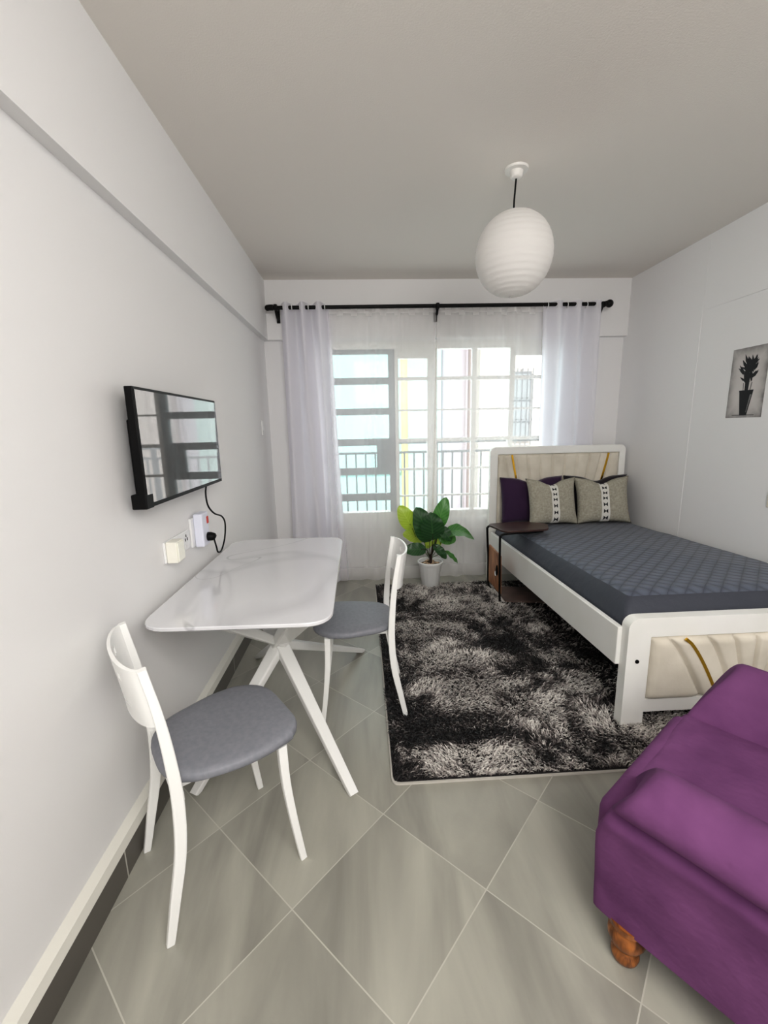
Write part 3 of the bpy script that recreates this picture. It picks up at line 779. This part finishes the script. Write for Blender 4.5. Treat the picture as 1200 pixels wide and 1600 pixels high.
obj('rocker_switch',box(-.014,-.010,.02,.035,.01,.035,bev=.002),mat('grey_switch_plastic',srgb(170,165,155),.4),s)

# ------------------------------------------------------------ PICTURE
pc=thing('poster','unframed grey poster of a dark potted plant on the right wall','picture',(XR+.001,2.665,1.64))
PW,PH=.128,.212   # half sizes (along y, z)
bm=bmesh.new(); B(bm,-.003,0,-PW,PW,-PH,PH)
m=mat('poster_print',srgb(198,194,190),.7); N=m.node_tree.nodes; L=m.node_tree.links
tc=N.new('ShaderNodeTexCoord'); sp=N.new('ShaderNodeSeparateXYZ'); L.new(tc.outputs['Object'],sp.inputs[0])
dy=math_n(N,L,'POWER',math_n(N,L,'ABSOLUTE',math_n(N,L,'DIVIDE',sp.outputs[1],PW)),4.)
dz=math_n(N,L,'POWER',math_n(N,L,'ABSOLUTE',math_n(N,L,'DIVIDE',sp.outputs[2],PH)),5.)
nz=N.new('ShaderNodeTexNoise'); nz.inputs['Scale'].default_value=18; nz.inputs['Detail'].default_value=5; L.new(tc.outputs['Object'],nz.inputs['Vector'])
e=math_n(N,L,'MULTIPLY',math_n(N,L,'MAXIMUM',dy,dz),math_n(N,L,'MULTIPLY',nz.outputs['Fac'],1.5))
mx=N.new('ShaderNodeMix'); mx.data_type='RGBA'; L.new(e,mx.inputs['Factor']); mx.inputs['A'].default_value=srgb(204,199,196); mx.inputs['B'].default_value=srgb(105,102,100); L.new(mx.outputs['Result'],N['Principled BSDF'].inputs['Base Color'])
obj('print',bm,m,pc)
ink=mat('poster_ink',srgb(22,22,24),.7); inkg=mat('poster_ink_grey',srgb(120,118,116),.7)
# printed pot and plant (flat shapes on the paper). on the wall, viewer's right is -y
bm=bmesh.new()
def flat(bm,pts,x=-.0036): bm.faces.new([bm.verts.new((x,-a,b)) for a,b in pts])
flat(bm,[(-.048,-.045),(.056,-.045),(.053,-.060),(.026,-.198),(-.024,-.198),(-.044,-.060)])
rr=random.Random(5)
flat(bm,[(-.010,-.045),(.016,-.045),(.020,.05),(-.014,.05)],-.0035)
for i in range(64):
    b0=Vector((rr.uniform(-.022,.040),rr.uniform(-.0,.10))); ang=rr.uniform(-72,60); L_=rr.uniform(.055,.085)*(1 if abs(ang)<50 else .9)
    d=Vector((math.sin(R(ang)),math.cos(R(ang)))); nn=Vector((-d.y,d.x)); w_=rr.uniform(.006,.010)
    flat(bm,[b0,b0+d*L_*.5+nn*w_,b0+d*L_,b0+d*L_*.5-nn*w_],-.0036-.00001*i)
obj('printed_plant',bm,ink,pc)
bm=bmesh.new(); flat(bm,[(-.022,-.06),(-.016,-.06),(-.020,.0),(-.026,.0)],-.0034); flat(bm,[(.022,-.06),(.030,-.06),(.040,.0),(.033,.0)],-.0034); flat(bm,[(.034,-.072),(.046,-.072),(.022,-.18),(.018,-.18)],-.0039); flat(bm,[(-.08,-.193),(.08,-.193),(.08,-.2),(-.08,-.2)],-.0034); obj('printed_stems',bm,inkg,pc)

# ------------------------------------------------------------ PENDANT LAMP
lp=thing('pendant_lamp','white paper lantern hanging from the ceiling on a dark cord','lamp',(.800,2.37,ZC))
bm=bmesh.new(); lathe(bm,[(.0,-.045),(.022,-.043),(.03,-.035),(.032,-.012),(.055,-.010),(.058,0)],28); obj('ceiling_rose',bm,M['rose'],lp,smooth=True,angle=40)
bm=bmesh.new(); tube(bm,spline([(0,0,-.04),(-.004,0,-.10),(-.007,0,-.16),(-.006,0,-.25)],6),.0045,8); obj('cord',bm,M['blackplas'],lp,smooth=True)
prof=[]; H_=.375; n=68; z0=-.20
for i in range(n+1):
    t=i/n; a=PI*(.10+.875*t); r=.192*math.sin(a)**.92; z=z0-H_*.5+H_*.5*math.cos(a)/math.cos(PI*.1)
    r*=1-.0
    prof.append((max(r,.012)-(.0035 if i%4==0 else 0),z))
bm=bmesh.new(); lathe(bm,prof,56); obj('paper_shade',bm,M['paper'],lp,smooth=True)
bm=bmesh.new(); tube(bm,[(-.006,0,-.225),(-.006,0,-.29)],.02,14); obj('bulb_holder',bm,M['whiteplas'],lp)

# ------------------------------------------------------------ SIDE TABLE
st=thing('side_table','small C shaped side table with dark brown top reaching over the bed edge','side table',(0,0,0))
bm=bmesh.new(); tp=rpoly([(.985,3.36),(1.045,3.085),(1.40,3.12),(1.46,3.30),(1.30,3.40)],.06,6)
poly_prism(bm,tp,.618,.634); o=obj('tabletop',bm,M['darkwood'],st); bevmod(o,.004,3)
bm=bmesh.new()
tube(bm,spline([(1.36,3.14,.611),(1.2,3.12,.611),(1.05,3.09,.611),(1.015,3.085,.60),(1.012,3.09,.57),(1.03,3.13,.33),(1.055,3.185,.07),(1.065,3.19,.035),(1.10,3.17,.025),(1.36,3.12,.025)],6),.009,10)
obj('front_frame',bm,M['black'],st,smooth=True)
bm=bmesh.new()
tube(bm,spline([(1.36,3.36,.611),(1.2,3.37,.611),(1.03,3.37,.611),(1.0,3.372,.60),(.999,3.38,.57),(1.03,3.44,.33),(1.06,3.52,.07),(1.075,3.52,.035),(1.10,3.50,.025),(1.36,3.45,.025)],6),.009,10)
obj('rear_frame',bm,M['black'],st,smooth=True)
bm=bmesh.new(); poly_prism(bm,[(1.10,3.17),(1.56,3.10),(1.56,3.42),(1.10,3.48)],.033,.047); obj('base_board',bm,M['basewood'],st)
bm=bmesh.new()
P=[(1.020,3.395,.45),(1.026,3.125,.43),(1.052,3.18,.10),(1.052,3.49,.10)]
vs=[bm.verts.new(p) for p in P]; vs2=[bm.verts.new(Vector(p)+Vector((.014,0,0))) for p in P]
bm.faces.new(vs); bm.faces.new(vs2[::-1])
for i in range(4): bm.faces.new((vs[i],vs[(i+1)%4],vs2[(i+1)%4],vs2[i]))
o=obj('side_panel',bm,M['orangewood'],st); bevmod(o,.003)
bm=bmesh.new(); bmesh.ops.create_uvsphere(bm,u_segments=16,v_segments=10,radius=1,matrix=Matrix.Translation((1.030,3.20,.29))@Matrix.Diagonal((.010,.014,.045,1))); k=obj('handle',bm,M['black'],o,smooth=True)
bm=bmesh.new(); bmesh.ops.create_uvsphere(bm,u_segments=12,v_segments=8,radius=1,matrix=Matrix.Translation((1.024,3.212,.262))@Matrix.Diagonal((.008,.010,.022,1))); obj('handle_tag',bm,M['whiteplas'],k,smooth=True)

# ------------------------------------------------------------ POTTED PLANT
PX,PY=.575,3.66
pp=thing('potted_plant','broad leaved green plant in a white fluted pot in front of the sheer curtain','plant',(PX,PY,0))
bm=bmesh.new(); rings=[]; n=64
for r,z in ((.066,0),(.070,.006),(.098,.205),(.104,.21),(.112,.222),(.114,.238),(.108,.244),(.100,.240),(.096,.215),(.094,.205)):
    fl=.004 if .004<z<.206 and r<.099 and z not in(.205,) else (.004 if r==.098 else 0)
    rings.append([bm.verts.new(((r+fl*abs(math.cos(8*2*PI*i/n))**.5*1)*math.cos(2*PI*i/n),(r+fl*abs(math.cos(8*2*PI*i/n))**.5)*math.sin(2*PI*i/n),z)) for i in range(n)])
for i in range(len(rings)-1):
    for j in range(n): bm.faces.new((rings[i][j],rings[i][(j+1)%n],rings[i+1][(j+1)%n],rings[i+1][j]))
bm.faces.new(rings[0][::-1]); o=obj('pot',bm,M['pot'],pp,smooth=True,angle=50)
bm=bmesh.new(); lathe(bm,[(.0005,.212),(.095,.210)],32); obj('soil',bm,M['soil'],pp)
bm=bmesh.new(); rr=random.Random(9)
for i in range(90):
    a=rr.uniform(0,2*PI); r=.085*math.sqrt(rr.random()); s_=rr.uniform(.006,.013)
    bmesh.ops.create_icosphere(bm,subdivisions=1,radius=1,matrix=Matrix.Translation((r*math.cos(a),r*math.sin(a),.216+s_*.3))@Matrix.Rotation(rr.uniform(0,3),4,'Z')@Matrix.Diagonal((s_,s_*.75,s_*.6,1)))
o=obj('pebbles',bm,M['pebble'],pp,smooth=True); o['kind']='stuff'
bm=bmesh.new(); tube(bm,spline([(0,0,.21),(.004,0,.26),(.0,0,.30)],4),.014,10,scales=[1.2]+[1]*6+[.7,.6]); obj('trunk',bm,M['trunk'],pp,smooth=True)
def leaf(b,t,w,bend,mt,face=(0,-1,.25),fold=.15,curl=0):
    b=Vector(b); t=Vector(t); d=t-b; Ln=d.length; dn=d.normalized()
    nrm=Vector(face); nrm=(nrm-dn*nrm.dot(dn)).normalized(); side=dn.cross(nrm)
    bm=bmesh.new(); nu,nv=22,9; uvl=bm.loops.layers.uv.new('UVMap'); V=[]; UV={}
    for i in range(nu):
        u=i/(nu-1); prof=w/2*(math.sin(PI*min(1,u**.9))**.52)*(1-.12*u) if 0<u<1 else .0008
        c=b+d*u+nrm*(bend*Ln*math.sin(PI*u))+Vector((0,0,-curl*Ln*u*u))
        row=[]
        for j in range(nv):
            v=j/(nv-1); a=2*v-1
            prof_=prof; p=c+side*(prof*1.1*a)+nrm*(fold*prof*abs(a)**1.3+.004*math.sin(u*20+a*2)*abs(a))
            vv=bm.verts.new(p); UV[vv]=(u,v); row.append(vv)
        V.append(row)
    for i in range(nu-1):
        for j in range(nv-1):
            f=bm.faces.new((V[i][j],V[i+1][j],V[i+1][j+1],V[i][j+1]))
            for lo_ in f.loops: lo_[uvl].uv=UV[lo_.vert]
    o=obj('leaf',bm,mt,pp,smooth=True)
    bm=bmesh.new(); q=Vector((b.x*.08,b.y*.1,.27)); mid=q.lerp(b,.55)+Vector((b.x*.1-0,0,-.0))
    tube(bm,spline([q,mid,b,b+d*.25+nrm*(bend*Ln*.7-.001)],5),.0032,6); obj('leaf_stem',bm,M['stem'] if mt is not M['leafd'] else M['trunk'],o,smooth=True)
def L_(bx,bz,tx,tz,w,mt,dy0=0,dy1=0,**k):
    leaf((bx-PX,dy0,bz),(tx-PX,dy1,tz),w,k.pop('bend',.08),mt,**k)
L_(.425,.525,.305,.745,.145,M['leafy'],.03,.02)
L_(.520,.43,.335,.49,.125,M['leafy'],.04,.03,face=(0,-1,.7))
L_(.530,.365,.322,.372,.115,M['leafd'],-.06,-.09,face=(.1,-1,.6))
L_(.560,.43,.440,.745,.19,M['leafd'],-.05,-.08,face=(.15,-1,.1))
L_(.585,.45,.560,.705,.20,M['leafd'],-.07,-.11,face=(0,-1,.05))
L_(.625,.52,.715,.810,.135,M['leafm'],.01,.0,face=(-.2,-1,0))
L_(.690,.475,.955,.505,.150,M['leafm'],-.03,-.05,bend=.22,face=(0,-.55,1),curl=.25)
L_(.640,.475,.800,.430,.12,M['leafm'],-.02,-.02,face=(0,-1,.3),bend=.05)
L_(.640,.56,.745,.44,.10,M['leafd'],-.06,-.09,face=(.3,-1,.3))
L_(.590,.41,.700,.285,.075,M['leafd'],-.07,-.10,face=(.4,-1,.3))
L_(.690,.345,.805,.235,.05,M['leafm'],-.05,-.08,face=(.3,-.6,.7))
L_(.610,.34,.680,.46,.08,M['leafy'],.05,.06)
L_(.560,.34,.575,.45,.06,M['leafy'],.05,.07)
L_(.650,.56,.720,.62,.07,M['leafy'],.04,.05)

# ------------------------------------------------------------ ARMCHAIR
ac=thing('armchair','purple velvet covered armchair on turned wooden feet beside the bed end','armchair',(.588,.925,0),math.atan2(.586,.81))
# local: +x along the front, -y = backwards (depth), front at y=0
def armbm(x0,outer):
    """arm: straight panel with a fat roll on top overhanging the outer side"""
    bm=bmesh.new(); W=.205
    pts=[(.0,.125),(-.016,.28),(-.030,.40),(-.034,.44),(-.008,.468),(-.044,.487),(-.060,.525),(-.038,.565),(.03,.592),(.09,.570),(.135,.520),(.175,.46),(.205,.40),(.205,.125)]
    sp_=spline([(a,0,b) for a,b in pts],3)
    prof=[(p.x,p.z) for p in sp_]
    if outer<0: prof=[(W-a,b) for a,b in prof]
    cxp=.085; czp=.36
    rings=[]
    for y,s_ in ((.0,.86),(-.004,.94),(-.014,.985),(-.03,1),(-.06,1),(-.12,1),(-.2,1),(-.3,1),(-.4,1),(-.5,1),(-.6,1),(-.72,1)):
        R_=[]
        for a,b in prof:
            xx=cxp+(a-cxp)*(s_); zz=czp+(b-czp)*(.5+.5*s_) if b>.2 else b
            sh=-.10*max(0,(zz-.36)/.22)**1.5 if zz>.36 else 0
            yy=y+sh*max(0,1-(-y)/.5)
            nz_=.006*noise.noise(Vector((xx*7,y*7,zz*7)))
            R_.append(bm.verts.new((x0+xx+nz_,yy+nz_,zz)))
        rings.append(R_)
    n=len(prof)
    for i in range(len(rings)-1):
        for j in range(n): bm.faces.new((rings[i][j],rings[i][(j+1)%n],rings[i+1][(j+1)%n],rings[i+1][j]))
    bm.faces.new(rings[0]); bm.faces.new(rings[-1][::-1])
    return bm
obj('arm',armbm(0,1),M['velvet'],ac,smooth=True,angle=70)
obj('arm',armbm(.585,-1),M['velvet'],ac,smooth=True,angle=70)
def soft(x0,x1,y0,y1,z0,z1,r,puff=.02,seed=0,cuts=9):
    bm=bmesh.new(); B(bm,x0,x1,y0,y1,z0,z1,bev=r,seg=4)
    bmesh.ops.subdivide_edges(bm,edges=[e for e in bm.edges if e.calc_length()>.08],cuts=cuts,use_grid_fill=True)
    cx_,cy_=(x0+x1)/2,(y0+y1)/2
    for v in bm.verts:
        a=(v.co.x-cx_)/(x1-x0)*2; b=(v.co.y-cy_)/(y1-y0)*2
        if v.co.z>(z0+z1)/2: v.co.z+=puff*(1-a*a)*(1-b*b)
        v.co+=Vector((1,1,1))*.004*noise.noise(v.co*8+Vector((seed,0,0)))
    return bm
obj('base',soft(.02,.77,-.72,-.006,.125,.32,.02,0,1),M['velvet'],ac,smooth=True,angle=60)
obj('seat_cushion',soft(.16,.63,-.60,.0,.30,.428,.03,.018,2),M['velvet'],ac,smooth=True,angle=70)
obj('front_border',soft(.03,.60,-.10,.022,.15,.425,.035,.0,5),M['velvet'],ac,smooth=True,angle=70)
obj('backrest',soft(.02,.77,-.86,-.64,.125,.86,.06,0,3),M['velvet'],ac,smooth=True,angle=70)
for x,y in ((.035,-.082),(.745,-.082),(.065,-.76),(.72,-.76)):
    bm=bmesh.new(); lathe(bm,[(.001,0),(.024,.0),(.032,.008),(.035,.02),(.032,.032),(.024,.040),(.024,.044),(.038,.056),(.046,.074),(.045,.092),(.034,.104),(.034,.108),(.046,.116),(.047,.132),(.001,.132)],28,c=(x,y,0)); obj('foot',bm,M['legwood'],ac,smooth=True,angle=50)

def rebase(root,loc):
    root.location=loc
    for c in root.children: c.location=Vector(c.location)-Vector(loc)
rebase(bed,(1.76,2.78,0)); rebase(rug,(.85,2.59,.001)); rebase(st,(1.2,3.27,.0155))
# ------------------------------------------------------------ LIGHT
W=bpy.data.worlds.new('sky'); SC.world=W; W.use_nodes=True
bg=W.node_tree.nodes['Background']; bg.inputs[0].default_value=(.93,.97,1,1); bg.inputs[1].default_value=1.25
def lamp(kind,name,loc,rot,power,size=None,col=(1,1,1),**k):
    l=bpy.data.lights.new(name,kind); l.energy=power; l.color=col
    if kind=='AREA': l.shape='RECTANGLE'; l.size=size[0]; l.size_y=size[1]
    if kind=='POINT': l.shadow_soft_size=size
    if kind=='SUN': l.angle=size
    for a,b in k.items(): setattr(l,a,b)
    o=bpy.data.objects.new(name,l); link(o); o.location=loc; o.rotation_euler=rot; return o
lamp('SUN','sun',(0,-5,12),(R(48),0,R(-12)),3.3,.05,(1,.97,.92))
lamp('AREA','window_light',(.72,4.35,1.40),(R(-90),0,0),17,(2.0,1.5),(.97,.98,1.0))
lamp('AREA','fill_area',(.7,-.7,2.35),(R(46),0,0),58,(1.6,1.2),(1,.985,.96))  # added fill lamp, unseen behind the camera, tilted to brighten the far end
lamp('POINT','fill_point',(.5,-1.3,1.7),(0,0,0),36,.5,(1,.985,.96))  # second added fill, a large soft source out of view, no actual fitting

# ------------------------------------------------------------ CAMERA
f_,p_,y_,r_=673.775,.193281,.0467832,-.0213748
fw=Vector((math.sin(y_)*math.cos(p_),math.cos(y_)*math.cos(p_),-math.sin(p_)))
rt=Vector((math.cos(y_),-math.sin(y_),0)); up=rt.cross(fw)
rt2=rt*math.cos(r_)+up*math.sin(r_); up2=-rt*math.sin(r_)+up*math.cos(r_)
cam=bpy.data.cameras.new('camera'); co=bpy.data.objects.new('camera',cam); link(co)
co.matrix_world=Matrix(((rt2.x,up2.x,-fw.x,0),(rt2.y,up2.y,-fw.y,0),(rt2.z,up2.z,-fw.z,1.4135),(0,0,0,1)))
cam.sensor_fit='VERTICAL'; cam.sensor_height=36; cam.sensor_width=27; cam.lens=36*f_/1600; cam.clip_start=.02
SC.camera=co
SC.view_settings.view_transform='Standard'; SC.view_settings.look='None'; SC.view_settings.exposure=.16; SC.view_settings.gamma=.87
SC.cycles.use_denoising=True
SC.cycles.max_bounces=10; SC.cycles.diffuse_bounces=6; SC.cycles.transparent_max_bounces=16
SC.cycles.sample_clamp_indirect=6
